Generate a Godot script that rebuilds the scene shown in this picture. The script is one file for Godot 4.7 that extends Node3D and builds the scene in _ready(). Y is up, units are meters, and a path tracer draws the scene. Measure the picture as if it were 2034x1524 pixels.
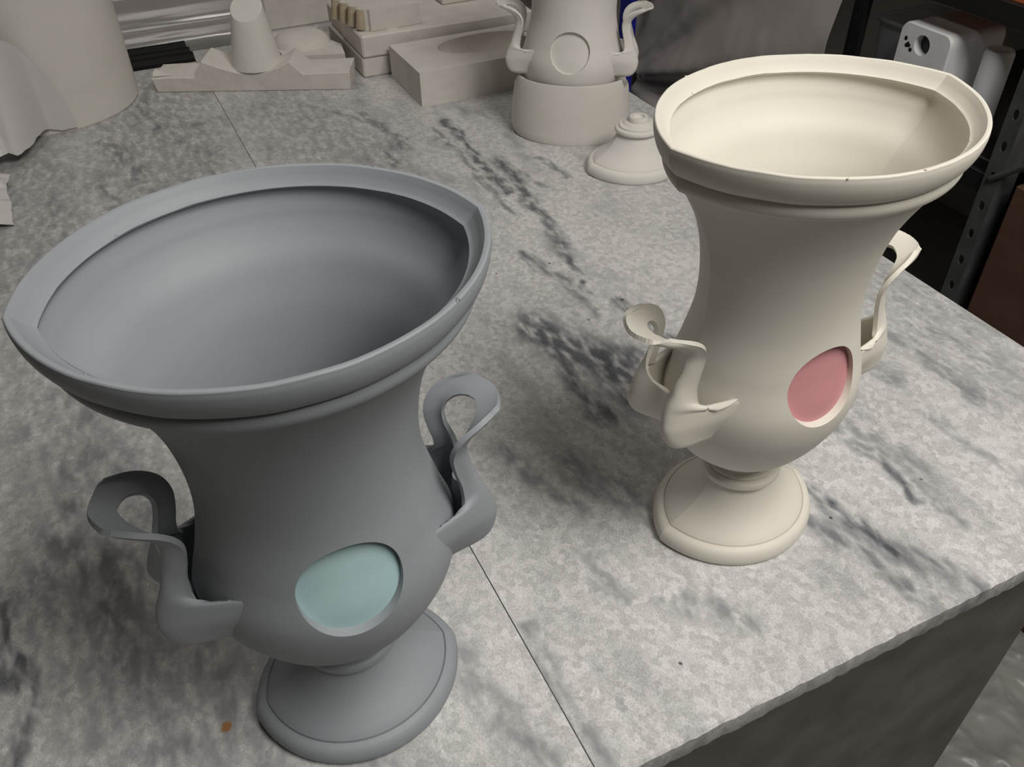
extends Node3D
# Workshop table with two unfired slip-cast vases. World axes follow the marble table:
# x runs along its front edge, z towards the front edge, y up; TY is the height of the table surface.
const TY := 0.85
const PSI := 0.4385
const PITCH := 0.7011
const ROLL := -0.0155
const S := 0.5            # vase design units to metres

var used := {}
var M := {}

# ------------------------------------------------------------------ mesh collecting
class MB:
	var v := PackedVector3Array()
	var n := PackedVector3Array()
	var uv := PackedVector2Array()
	var ix := PackedInt32Array()
	func vert(p: Vector3, nn: Vector3, t := Vector2.ZERO) -> int:
		v.append(p); n.append(nn); uv.append(t)
		return v.size() - 1
	func tri(a: int, b: int, c: int) -> void:
		# keep winding in step with the normals (front faces run clockwise)
		var g := (v[b] - v[a]).cross(v[c] - v[a])
		if g.dot(n[a] + n[b] + n[c]) > 0.0:
			ix.append(a); ix.append(c); ix.append(b)
		else:
			ix.append(a); ix.append(b); ix.append(c)
	func flat(p: Array, out: Vector3) -> void:
		# planar convex polygon with one normal
		var nn := Vector3.ZERO
		for i in p.size():
			nn += (p[i] as Vector3).cross(p[(i + 1) % p.size()])
		if nn.length() < 1e-14:
			return
		nn = nn.normalized()
		if nn.dot(out) < 0.0:
			nn = -nn
		var f := v.size()
		for q in p:
			vert(q, nn, Vector2(q.x, q.z))
		for i in range(1, p.size() - 1):
			tri(f, f + i, f + i + 1)
	func grid(g: Array, flip := false, uvs: Array = []) -> void:
		# smooth patch from rows of points
		var r := g.size()
		var c: int = g[0].size()
		var f := v.size()
		for i in r:
			for j in c:
				var a: Vector3 = g[mini(i + 1, r - 1)][j] - g[maxi(i - 1, 0)][j]
				var b: Vector3 = g[i][mini(j + 1, c - 1)] - g[i][maxi(j - 1, 0)]
				var nn := a.cross(b)
				if nn.length() < 1e-13:
					var i2 := 1 if i == 0 else (r - 2 if i == r - 1 else i)
					a = g[mini(i2 + 1, r - 1)][j] - g[maxi(i2 - 1, 0)][j]
					b = g[i2][mini(j + 1, c - 1)] - g[i2][maxi(j - 1, 0)]
					nn = a.cross(b)
				nn = nn.normalized() if nn.length() > 1e-14 else Vector3.UP
				vert(g[i][j], -nn if flip else nn, uvs[i][j] if uvs.size() else Vector2(float(j) / (c - 1), float(i) / (r - 1)))
		for i in r - 1:
			for j in c - 1:
				var k := f + i * c + j
				tri(k, k + 1, k + c + 1)
				tri(k, k + c + 1, k + c)
	func mesh() -> ArrayMesh:
		var a := []
		a.resize(Mesh.ARRAY_MAX)
		a[Mesh.ARRAY_VERTEX] = v
		a[Mesh.ARRAY_NORMAL] = n
		a[Mesh.ARRAY_TEX_UV] = uv
		a[Mesh.ARRAY_INDEX] = ix
		var m := ArrayMesh.new()
		m.add_surface_from_arrays(Mesh.PRIMITIVE_TRIANGLES, a)
		return m

func numbered(called: String) -> String:
	if not used.has(called):
		used[called] = 0
		return called
	used[called] += 1
	return "%s_%03d" % [called, used[called]]

func tag(o: Node, label: String, category: String, kind := "", group := "") -> void:
	o.set_meta("label", label)
	o.set_meta("category", category)
	if kind: o.set_meta("kind", kind)
	if group: o.set_meta("group", group)

func put(mb: MB, called: String, m: Material, parent: Node = null) -> MeshInstance3D:
	var o := MeshInstance3D.new()
	o.mesh = mb.mesh()
	o.material_override = m
	o.cast_shadow = GeometryInstance3D.SHADOW_CASTING_SETTING_ON
	if parent == null:
		o.name = numbered(called)
		add_child(o)
	else:
		o.name = called
		parent.add_child(o, true)
	return o

func thing(called: String, at: Vector3, turn: float, label: String, category: String, kind := "") -> Node3D:
	var o := Node3D.new()
	o.name = numbered(called)
	add_child(o)
	o.position = at
	o.rotation.y = turn
	tag(o, label, category, kind)
	return o

func T(u: float, h: float, v: float) -> Vector3:
	return Vector3(u, TY + h, v)

# bevelled box between two corners
func bbox(mb: MB, lo: Vector3, hi: Vector3, ch: float) -> void:
	var c := minf(ch, 0.45 * minf(hi.x - lo.x, minf(hi.y - lo.y, hi.z - lo.z)))
	var ct := (lo + hi) * 0.5
	var e := (hi - lo) * 0.5
	var ax := [Vector3.RIGHT, Vector3.UP, Vector3.BACK]
	for k in 3:
		var a: Vector3 = ax[k]
		var b: Vector3 = ax[(k + 1) % 3]
		var d: Vector3 = ax[(k + 2) % 3]
		var ea := e[k]
		var eb := e[(k + 1) % 3]
		var ed := e[(k + 2) % 3]
		for s in [-1.0, 1.0]:
			var q := []
			for w in [[-1, -1], [1, -1], [1, 1], [-1, 1]]:
				q.append(ct + a * ea * s + b * (eb - c) * w[0] + d * (ed - c) * w[1])
			mb.flat(q, a * s)
			for s2 in [-1.0, 1.0]:
				# bevel between +-a and +-b
				mb.flat([ct + a * ea * s + b * (eb - c) * s2 - d * (ed - c), ct + a * ea * s + b * (eb - c) * s2 + d * (ed - c),
					ct + a * (ea - c) * s + b * eb * s2 + d * (ed - c), ct + a * (ea - c) * s + b * eb * s2 - d * (ed - c)], a * s + b * s2)
	for sx in [-1.0, 1.0]:
		for sy in [-1.0, 1.0]:
			for sz in [-1.0, 1.0]:
				var g := Vector3(sx, sy, sz)
				mb.flat([ct + g * (e - Vector3(0, c, c)), ct + g * (e - Vector3(c, 0, c)), ct + g * (e - Vector3(c, c, 0))], g)

# straight round bar
func bar(mb: MB, a: Vector3, b: Vector3, r0: float, r1: float, n := 20) -> void:
	var d := (b - a).normalized()
	var x := d.cross(Vector3.UP if absf(d.y) < 0.9 else Vector3.RIGHT).normalized()
	var y := d.cross(x)
	var g := [[], []]
	for i in n + 1:
		var t := TAU * i / n
		var o := x * cos(t) + y * sin(t)
		g[0].append(a + o * r0)
		g[1].append(b + o * r1)
	mb.grid(g, (g[0][1] - g[0][0]).cross(g[1][0] - g[0][0]).dot(x) > 0.0)
	mb.flat(g[0].slice(0, n), -d)
	mb.flat(g[1].slice(0, n), d)

# lathe round y: profile of (radius, y), split in pieces for sharp corners
func lathe(mb: MB, pieces: Array, n := 48, at := Vector3.ZERO) -> void:
	for pr in pieces:
		var g := []
		for q in pr:
			var row := []
			for i in n + 1:
				var t := TAU * i / n
				row.append(at + Vector3(q.x * cos(t), q.y, q.x * sin(t)))
			g.append(row)
		var m: Vector2 = (pr[1] - pr[0])
		mb.grid(g, false)

# extruded polygon: outline in (x,y), depth along z from z0 to z1, with small bevels
func extrude(mb: MB, poly: PackedVector2Array, z0: float, z1: float, bev := 0.0015) -> void:
	var p := poly
	if Geometry2D.is_polygon_clockwise(p):
		p = p.duplicate()
		p.reverse()
	var inner := p
	if bev > 0.0:
		var off := Geometry2D.offset_polygon(p, -bev, Geometry2D.JOIN_MITER)
		if off.size() == 1 and off[0].size() == p.size():
			# match the vertex order of the outline
			var best := 0
			for i in p.size():
				if off[0][i].distance_squared_to(p[0]) < off[0][best].distance_squared_to(p[0]):
					best = i
			inner = PackedVector2Array()
			for i in p.size():
				inner.append(off[0][(best + i) % p.size()])
			if Geometry2D.is_polygon_clockwise(inner):
				inner = p
				bev = 0.0
		else:
			bev = 0.0
	for i in p.size():
		var a := p[i]
		var b := p[(i + 1) % p.size()]
		var d := b - a
		var out := Vector3(d.y, -d.x, 0)
		mb.flat([Vector3(a.x, a.y, z0 + bev), Vector3(b.x, b.y, z0 + bev), Vector3(b.x, b.y, z1 - bev), Vector3(a.x, a.y, z1 - bev)], out)
		if bev > 0.0:
			var c := inner[i]
			var e := inner[(i + 1) % p.size()]
			mb.flat([Vector3(a.x, a.y, z1 - bev), Vector3(b.x, b.y, z1 - bev), Vector3(e.x, e.y, z1), Vector3(c.x, c.y, z1)], out.normalized() + Vector3.BACK)
			mb.flat([Vector3(a.x, a.y, z0 + bev), Vector3(b.x, b.y, z0 + bev), Vector3(e.x, e.y, z0), Vector3(c.x, c.y, z0)], out.normalized() + Vector3.FORWARD)
	var tr := Geometry2D.triangulate_polygon(inner)
	for i in range(0, tr.size(), 3):
		var q := [inner[tr[i]], inner[tr[i + 1]], inner[tr[i + 2]]]
		mb.flat([Vector3(q[0].x, q[0].y, z1), Vector3(q[1].x, q[1].y, z1), Vector3(q[2].x, q[2].y, z1)], Vector3.BACK)
		mb.flat([Vector3(q[0].x, q[0].y, z0), Vector3(q[1].x, q[1].y, z0), Vector3(q[2].x, q[2].y, z0)], Vector3.FORWARD)

# smooth patch trimmed by a mask (kept where the mask is positive); thick > 0 makes a sheet of that thickness with closed edges
func trimmed(mb: MB, g: Array, mask: Array, thick := 0.0, outward := Vector3.ZERO, flip := false) -> void:
	var r := g.size()
	var c: int = g[0].size()
	var nr := []
	for i in r:
		var row := []
		for j in c:
			var a: Vector3 = g[mini(i + 1, r - 1)][j] - g[maxi(i - 1, 0)][j]
			var b: Vector3 = g[i][mini(j + 1, c - 1)] - g[i][maxi(j - 1, 0)]
			var nn := a.cross(b).normalized()
			row.append(-nn if flip else nn)
		nr.append(row)
	var P := []
	var N := []
	var key := {}
	var tris := []
	for i in r - 1:
		for j in c - 1:
			for t in [[[i, j], [i, j + 1], [i + 1, j + 1]], [[i, j], [i + 1, j + 1], [i + 1, j]]]:
				var poly := []
				for k in 3:
					var A: Array = t[k]
					var B: Array = t[(k + 1) % 3]
					var ma: float = mask[A[0]][A[1]]
					var mbv: float = mask[B[0]][B[1]]
					if ma > 0.0:
						var ka: int = A[0] * c + A[1]
						if not key.has(ka):
							key[ka] = P.size()
							P.append(g[A[0]][A[1]])
							N.append(nr[A[0]][A[1]])
						poly.append(key[ka])
					if (ma > 0.0) != (mbv > 0.0):
						var ia: int = A[0] * c + A[1]
						var ib: int = B[0] * c + B[1]
						var kk := "%d_%d" % [mini(ia, ib), maxi(ia, ib)]
						if not key.has(kk):
							var w := ma / (ma - mbv)
							key[kk] = P.size()
							P.append((g[A[0]][A[1]] as Vector3).lerp(g[B[0]][B[1]], w))
							N.append((nr[A[0]][A[1]] as Vector3).lerp(nr[B[0]][B[1]], w).normalized())
						poly.append(key[kk])
				for k in range(1, poly.size() - 1):
					tris.append([poly[0], poly[k], poly[k + 1]])
	var f := mb.v.size()
	var half := thick * 0.5
	for i in P.size():
		mb.vert(P[i] + N[i] * half, N[i], Vector2(P[i].x, P[i].y))
	for t in tris:
		mb.tri(f + t[0], f + t[1], f + t[2])
	if thick <= 0.0:
		return
	var f2 := mb.v.size()
	for i in P.size():
		mb.vert(P[i] - N[i] * half, -N[i], Vector2(P[i].x, P[i].y))
	for t in tris:
		mb.tri(f2 + t[0], f2 + t[1], f2 + t[2])
	var cnt := {}
	for t in tris:
		for k in 3:
			var a: int = t[k]
			var b: int = t[(k + 1) % 3]
			var kk := Vector2i(mini(a, b), maxi(a, b))
			cnt[kk] = [cnt[kk][0] + 1, t[(k + 2) % 3]] if cnt.has(kk) else [1, t[(k + 2) % 3]]
	for kk in cnt:
		if cnt[kk][0] == 1:
			var a: int = kk.x
			var b: int = kk.y
			var out: Vector3 = (P[a] + P[b]) * 0.5 - P[cnt[kk][1]]
			mb.flat([P[a] + N[a] * half, P[b] + N[b] * half, P[b] - N[b] * half, P[a] - N[a] * half], out)

# ------------------------------------------------------------------ curves
func herm(xs: Array, ys: Array, x: float) -> float:
	var n := xs.size()
	if x <= xs[0]: return ys[0]
	if x >= xs[n - 1]: return ys[n - 1]
	var i := 0
	while x > xs[i + 1]:
		i += 1
	var h: float = xs[i + 1] - xs[i]
	var d: float = (ys[i + 1] - ys[i]) / h
	var m0: float = d if i == 0 else ((ys[i] - ys[i - 1]) / (xs[i] - xs[i - 1]) + d) * 0.5
	var m1: float = d if i == n - 2 else ((ys[i + 2] - ys[i + 1]) / (xs[i + 2] - xs[i + 1]) + d) * 0.5
	var t: float = (x - xs[i]) / h
	var t2 := t * t
	var t3 := t2 * t
	return ys[i] * (2 * t3 - 3 * t2 + 1) + h * m0 * (t3 - 2 * t2 + t) + ys[i + 1] * (3 * t2 - 2 * t3) + h * m1 * (t3 - t2)

func crv(pts: Array, t: float) -> Vector3:
	# Catmull-Rom through equally spaced control points, t in 0..size-1
	var i := clampi(int(floor(t)), 0, pts.size() - 2)
	var f := t - i
	var p1: Vector3 = pts[i]
	var p2: Vector3 = pts[i + 1]
	var p0: Vector3 = pts[i - 1] if i > 0 else p1 * 2.0 - p2
	var p3: Vector3 = pts[i + 2] if i + 2 < pts.size() else p2 * 2.0 - p1
	return p1.cubic_interpolate(p2, p0, p3, f)

# ------------------------------------------------------------------ the vase design (pointed-oval plan)
const KY := [.118, .125, .14, .16, .185, .21, .24, .28, .33, .39, .45, .51, .55, .577]
const KA := [.041, .0455, .0665, .0893, .1098, .1250, .1385, .1425, .1285, .1148, .1158, .1295, .1500, .1690]
const MED_Y := .322
const MED_R := .0525

func body_a(y: float) -> float:
	return herm(KY, KA, y)

func ves(a: float, k: float, t: float, side: float) -> Vector2:
	# point on one of the two arcs, t 0..1 from the -x tip to the +x tip
	var b := a * k
	var R := (a * a + b * b) / (2.0 * b)
	var cy := b - R
	var t0 := atan2(-cy, a)
	var w := lerpf(PI - t0, t0, t)
	return Vector2(R * cos(w), (cy + R * sin(w)) * side)

func vsurf(u: float, y: float, k: float) -> float:
	var a := body_a(y)
	var b := a * k
	var R := (a * a + b * b) / (2.0 * b)
	return b - R + sqrt(maxf(R * R - u * u, 0.0))

func ves_piece(mb: MB, prof: Array, k: float, n: int, flip: bool, wob: FastNoiseLite = null, soft := 0.0) -> void:
	for side in [1.0, -1.0]:
		var g := []
		for q in prof:
			var row := []
			for j in n + 1:
				var p := ves(q.x, k, float(j) / n, side)
				var y: float = q.y
				if soft > 0.0:
					var w: float = soft * smoothstep(.612, .53, y)
					p = p.lerp(Vector2(-q.x * cos(PI * j / n), q.x * k * sin(PI * j / n) * side), w)
				if wob and q.y > 0.55:
					y += 0.0009 * wob.get_noise_2d(p.x * 260.0, p.y * 260.0)
				row.append(Vector3(p.x, y, p.y) * S)
			g.append(row)
		mb.grid(g, flip != (side < 0.0))

func ves_cap(mb: MB, a: float, k: float, y: float, n: int, up: bool) -> void:
	for side in [1.0, -1.0]:
		for j in n:
			var p := ves(a, k, float(j) / n, side)
			var q := ves(a, k, float(j + 1) / n, side)
			mb.flat([Vector3(0, y, 0) * S, Vector3(p.x, y, p.y) * S, Vector3(q.x, y, q.y) * S], Vector3.UP if up else Vector3.DOWN)

func rows(ps: Array, step := 6) -> Array:
	# smooth polyline through (radius, y) points
	var v3 := []
	for p in ps:
		v3.append(Vector3(p.x, p.y, 0))
	var out := []
	for i in (ps.size() - 1) * step + 1:
		var c := crv(v3, float(i) / step)
		out.append(Vector2(c.x, c.y))
	return out

func make_bowl(k: float, y_from: float, seedn: int) -> MB:
	var mb := MB.new()
	var nz := FastNoiseLite.new()
	nz.seed = seedn
	nz.frequency = 0.05
	var n := 56
	# outer wall, the front half with the round opening for the medallion
	for side in [1.0, -1.0]:
		var g := []
		var mk := []
		for i in 91:
			var y := lerpf(y_from, .577, i / 90.0)
			var row := []
			var mr := []
			for j in 81:
				var p := ves(body_a(y), k, j / 80.0, side)
				row.append(Vector3(p.x, y, p.y) * S)
				mr.append((Vector2(p.x, y - MED_Y).length() - MED_R) if side > 0.0 else 1.0)
			g.append(row)
			mk.append(mr)
		trimmed(mb, g, mk, 0.0, Vector3.ZERO, side < 0.0)
	# side wall of the recess
	var w0 := []
	var w1 := []
	var w2 := []
	for i in 73:
		var t := TAU * i / 72.0
		var u := MED_R * cos(t)
		var y := MED_Y + MED_R * sin(t)
		var z := vsurf(u, y, k)
		w0.append(Vector3(u, y, z) * S)
		w1.append(Vector3(u * .985, MED_Y + MED_R * .985 * sin(t), z - .006) * S)
		w2.append(Vector3(u * .975, MED_Y + MED_R * .975 * sin(t), z - .0125) * S)
	mb.grid([w0, w1, w2], true)
	# ledge, groove, lip
	ves_piece(mb, rows([Vector2(.169, .577), Vector2(.1745, .5785), Vector2(.1795, .5825), Vector2(.1815, .588), Vector2(.1805, .5935), Vector2(.1775, .5965)]), k, n, false)
	ves_piece(mb, rows([Vector2(.1775, .5965), Vector2(.1835, .5995), Vector2(.1895, .606), Vector2(.1935, .615), Vector2(.1950, .624), Vector2(.1945, .6305)]), k, n, false, nz)
	ves_piece(mb, rows([Vector2(.1945, .6305), Vector2(.1930, .6318), Vector2(.1890, .6312)], 3), k, n, false, nz)
	ves_piece(mb, rows([Vector2(.1890, .6312), Vector2(.1862, .6275), Vector2(.1830, .6232), Vector2(.1785, .6185), Vector2(.1748, .6160)]), k, n, false, nz)
	ves_piece(mb, rows([Vector2(.1748, .6160), Vector2(.1755, .6145), Vector2(.1785, .6125)], 3), k, n, false)
	var inn := [Vector2(.1785, .6125), Vector2(.1792, .6070), Vector2(.1765, .6000), Vector2(.1728, .5930), Vector2(.1680, .5840), Vector2(.1580, .5710)]
	for y in [.555, .535, .51, .48, .45, .42, .39, .36, .33, .305, .28, .26, .24, .22, .2, .185, .17]:
		if y > y_from + .03:
			inn.append(Vector2(body_a(y) - lerpf(.0105, .020, smoothstep(.42, .37, y) * smoothstep(.23, .27, y)), y))
	var last: Vector2 = inn[-1]
	inn.append(Vector2(last.x * .62, last.y - .012))
	inn.append(Vector2(last.x * .25, last.y - .018))
	inn.append(Vector2(.0005, last.y - .019))
	ves_piece(mb, rows(inn, 4), k, n, false, null, .7)
	ves_cap(mb, body_a(y_from), k, y_from, 32, false)
	return mb

func make_medallion(k: float) -> MB:
	var mb := MB.new()
	var g := []
	var gb := []
	for i in 15:
		var rr := MED_R * .992 * i / 14.0
		var row := []
		var rb := []
		for j in 49:
			var t := TAU * j / 48.0
			var u := rr * cos(t)
			var y := MED_Y + rr * sin(t)
			# a nearly flat disc leaning with the belly
			var flat_z := vsurf(0, MED_Y, k) + (vsurf(0, MED_Y - .04, k) - vsurf(0, MED_Y + .04, k)) / .08 * (MED_Y - y)
			var z := lerpf(vsurf(u, y, k), flat_z - .004, .25) - .0095
			row.append(Vector3(u, y, z) * S)
			rb.append(Vector3(u, y, z - .004) * S)
		g.append(row)
		gb.append(rb)
	mb.grid(g, true)
	mb.grid(gb, false)
	mb.grid([g[14], gb[14]], true)
	return mb

func make_handle(k: float, sx: float, seedn: int, reach := Vector2.ZERO) -> MB:
	var mb := MB.new()
	var nz := FastNoiseLite.new()
	nz.seed = seedn
	nz.frequency = 0.09
	# rows from the pocket under the belly up to the flared loop; each row holds the vase-side edge,
	# the crest of the front lobe (mirrored behind) and the valley between the two lobes
	var inner := [Vector3(.112, .251, 0), Vector3(.115, .257, 0), Vector3(.116, .265, 0), Vector3(.107, .289, 0), Vector3(.0985, .308, 0), Vector3(.0975, .3125, 0), Vector3(.121, .307, .060), Vector3(.1390, .312, .047),
		Vector3(.1405, .333, .041), Vector3(.1355, .355, .040), Vector3(.1325, .377, .041), Vector3(.137, .394, .044), Vector3(.148, .406, .045), Vector3(.165, .4145, .043), Vector3(.184, .420, .036)]
	var lobe := [Vector3(.148, .242, .036), Vector3(.170, .248, .041), Vector3(.181, .260, .041), Vector3(.186, .278, .039), Vector3(.184, .292, .037), Vector3(.180, .303, .036), Vector3(.174, .314, .035), Vector3(.167, .327, .035),
		Vector3(.161, .344, .034), Vector3(.156, .362, .034), Vector3(.154, .380, .034), Vector3(.158, .394, .036), Vector3(.170, .405, .036), Vector3(.186, .4125, .033), Vector3(.202, .418, .026)]
	var mid := [Vector3(.137, .238, 0), Vector3(.141, .244, 0), Vector3(.144, .256, 0), Vector3(.146, .275, 0), Vector3(.147, .289, 0), Vector3(.148, .297, 0), Vector3(.149, .305, 0), Vector3(.151, .318, 0),
		Vector3(.155, .345, 0), Vector3(.158, .362, 0), Vector3(.160, .380, 0), Vector3(.166, .394, 0), Vector3(.178, .404, 0), Vector3(.195, .411, 0), Vector3(.211, .4165, 0)]
	for i in 6:
		inner[i].z = vsurf(inner[i].x, inner[i].y, k) - (.004 if i > 1 else .010 - .003 * i)
	for i in 15:
		lobe[i].x -= .0075 * smoothstep(8.0, 4.0, i) + .003 * smoothstep(3.0, 8.0, i) * smoothstep(12.0, 10.0, i)
		lobe[i].z -= .003 * smoothstep(6.0, 8.0, i) * smoothstep(13.0, 11.0, i)
	for i in range(1, 15):
		var sh: float = reach.x * minf(i / 6.0, 1.0) + reach.y * smoothstep(10.0, 14.0, i)
		lobe[i].x += sh
		mid[i].x += sh
		if i > 5:
			inner[i].x += reach.x * minf((i - 5) / 4.0, 1.0)
	var last := float(inner.size() - 1)
	var ns := 120
	var nf := 88
	var g := []
	var mk := []
	for i in ns + 1:
		var s := last * i / ns
		var row := []
		var mr := []
		for j in nf + 1:
			var f := lerpf(-1.0, 1.0, float(j) / nf)
			var ss := s
			if i > ns - 8:
				ss -= 0.05 * (0.5 + nz.get_noise_1d(j * 3.0)) * (i - ns + 8) / 8.0
			var a := crv(inner, ss)
			var b := crv(lobe, ss)
			var c := crv(mid, ss)
			var am := Vector3(a.x, a.y, -a.z)
			var bm := Vector3(b.x, b.y, -b.z)
			var p := crv([am, bm, c, b, a], (f + 1.0) * 2.0)
			row.append(Vector3(p.x * sx, p.y, p.z) * S)
			# keyhole between the two necks
			var q := (s - 9.25) / 3.15
			mr.append(pow(f / .50, 2.0) + q * q - 1.0 + 0.03 * nz.get_noise_2d(i * 1.5, j * 1.5))
		g.append(row)
		mk.append(mr)
	trimmed(mb, g, mk, .0056 * S, Vector3.ZERO, sx > 0.0)
	return mb

func make_foot(k: float) -> MB:
	var mb := MB.new()
	var n := 48
	ves_piece(mb, rows([Vector2(.1265, 0), Vector2(.1300, .004), Vector2(.1315, .012), Vector2(.1295, .021), Vector2(.1245, .027), Vector2(.1165, .0302)]), k, n, false)
	ves_piece(mb, [Vector2(.1165, .0302), Vector2(.1150, .0282)], k, n, false)
	ves_piece(mb, [Vector2(.1150, .0282), Vector2(.1142, .0310)], k, n, false)
	ves_piece(mb, rows([Vector2(.1142, .0310), Vector2(.1080, .0365), Vector2(.0960, .0450), Vector2(.0820, .0560), Vector2(.0690, .0700), Vector2(.0590, .0850), Vector2(.0535, .0985)]), k, n, false)
	ves_cap(mb, .1265, k, 0.0, 32, false)
	ves_cap(mb, .0535, k, .0985, 32, true)
	return mb

func make_collar(k: float) -> MB:
	var mb := MB.new()
	var kk := lerpf(k, 1.0, 0.55)
	ves_piece(mb, [Vector2(.0500, .0975), Vector2(.0555, .0982)], kk, 36, false)
	ves_piece(mb, rows([Vector2(.0555, .0982), Vector2(.0585, .1005), Vector2(.0592, .1045), Vector2(.0580, .1085), Vector2(.0540, .1110)]), kk, 36, false)
	ves_piece(mb, [Vector2(.0540, .1110), Vector2(.0495, .1112)], kk, 36, false)
	ves_piece(mb, rows([Vector2(.0495, .1112), Vector2(.0500, .1135), Vector2(.0485, .1155), Vector2(.0440, .1165)], 4), kk, 36, false)
	ves_cap(mb, .0440, kk, .1165, 24, true)
	ves_cap(mb, .0500, kk, .0975, 24, false)
	return mb

func make_stem(k: float) -> MB:
	var mb := MB.new()
	var kk := lerpf(k, 1.0, 0.5)
	ves_piece(mb, rows([Vector2(.0450, .1160), Vector2(.0425, .1185), Vector2(.0418, .1240), Vector2(.0430, .1300), Vector2(.0470, .1370), Vector2(.0530, .1430)]), kk, 36, false)
	ves_cap(mb, .0530, kk, .1430, 24, true)
	ves_cap(mb, .0450, kk, .1160, 24, false)
	return mb

func vase(at: Vector3, turn: float, scl: float, k: float, m: Material, med: Material, label: String, med_label: String, seedn: int, reach_left: Vector2, reach_right: Vector2) -> Node3D:
	var t := thing("vase", at, turn, label, "vase")
	t.scale = Vector3.ONE * scl
	put(make_bowl(k, .128, seedn), "bowl", m, t)
	var md := put(make_medallion(k), "medallion", med, t)
	md.set_meta("label", med_label)
	put(make_handle(k, -1.0, seedn + 1, reach_left), "handle", m, t)
	put(make_handle(k, 1.0, seedn + 2, reach_right), "handle", m, t)
	put(make_stem(k), "stem", m, t)
	put(make_collar(k), "collar", m, t)
	put(make_foot(k), "foot", m, t)
	var rng := RandomNumberGenerator.new()
	rng.seed = seedn
	for i in 6:
		# crumbs of clay left on the trimmed rim
		var q := ves(.1935 if i % 2 == 0 else .1765, k, rng.randf_range(.15, .85), 1.0 if i < 4 else -1.0)
		var mb := MB.new()
		var r := rng.randf_range(.0003, .00055)
		lathe(mb, [[Vector2(r, -r * .5), Vector2(r * 1.1, 0), Vector2(r * .6, r * .7), Vector2(.0001, r * .9)]], 8)
		var o := put(mb, "clay_crumb", m, t)
		o.position = Vector3(q.x, .6318 if i % 2 == 0 else .6172, q.y) * S
		o.scale = Vector3(2.2, 1.0, 1.0)
		o.rotation.y = rng.randf() * PI
	return t

# ------------------------------------------------------------------ materials
func noise_tex(freq: float, seedn: int, c0: Color, c1: Color, size := 256, oct := 4, normal := false, bump := 4.0) -> NoiseTexture2D:
	var f := FastNoiseLite.new()
	f.seed = seedn
	f.frequency = freq
	f.fractal_octaves = oct
	var t := NoiseTexture2D.new()
	t.width = size
	t.height = size
	t.seamless = true
	t.noise = f
	if normal:
		t.as_normal_map = true
		t.bump_strength = bump
	else:
		var gr := Gradient.new()
		gr.set_color(0, c0)
		gr.set_color(1, c1)
		t.color_ramp = gr
	return t

func mat(c: Color, rough: float, metal := 0.0) -> StandardMaterial3D:
	var m := StandardMaterial3D.new()
	m.albedo_color = c
	m.roughness = rough
	m.metallic = metal
	return m

func c8(r: float, g: float, b: float) -> Color:
	return Color(r / 255.0, g / 255.0, b / 255.0)

func mottled(c: Color, spread: float, scale_: float, rough: float, seedn: int, bump := 0.0) -> StandardMaterial3D:
	var m := mat(Color.WHITE, rough)
	m.albedo_texture = noise_tex(0.02, seedn, c.darkened(spread), c.lightened(spread * 0.6))
	m.uv1_triplanar = true
	m.uv1_scale = Vector3.ONE * scale_
	if bump > 0.0:
		m.normal_enabled = true
		m.normal_texture = noise_tex(0.04, seedn + 7, Color.BLACK, Color.WHITE, 256, 5, true, 3.0)
		m.normal_scale = bump
	return m

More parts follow.
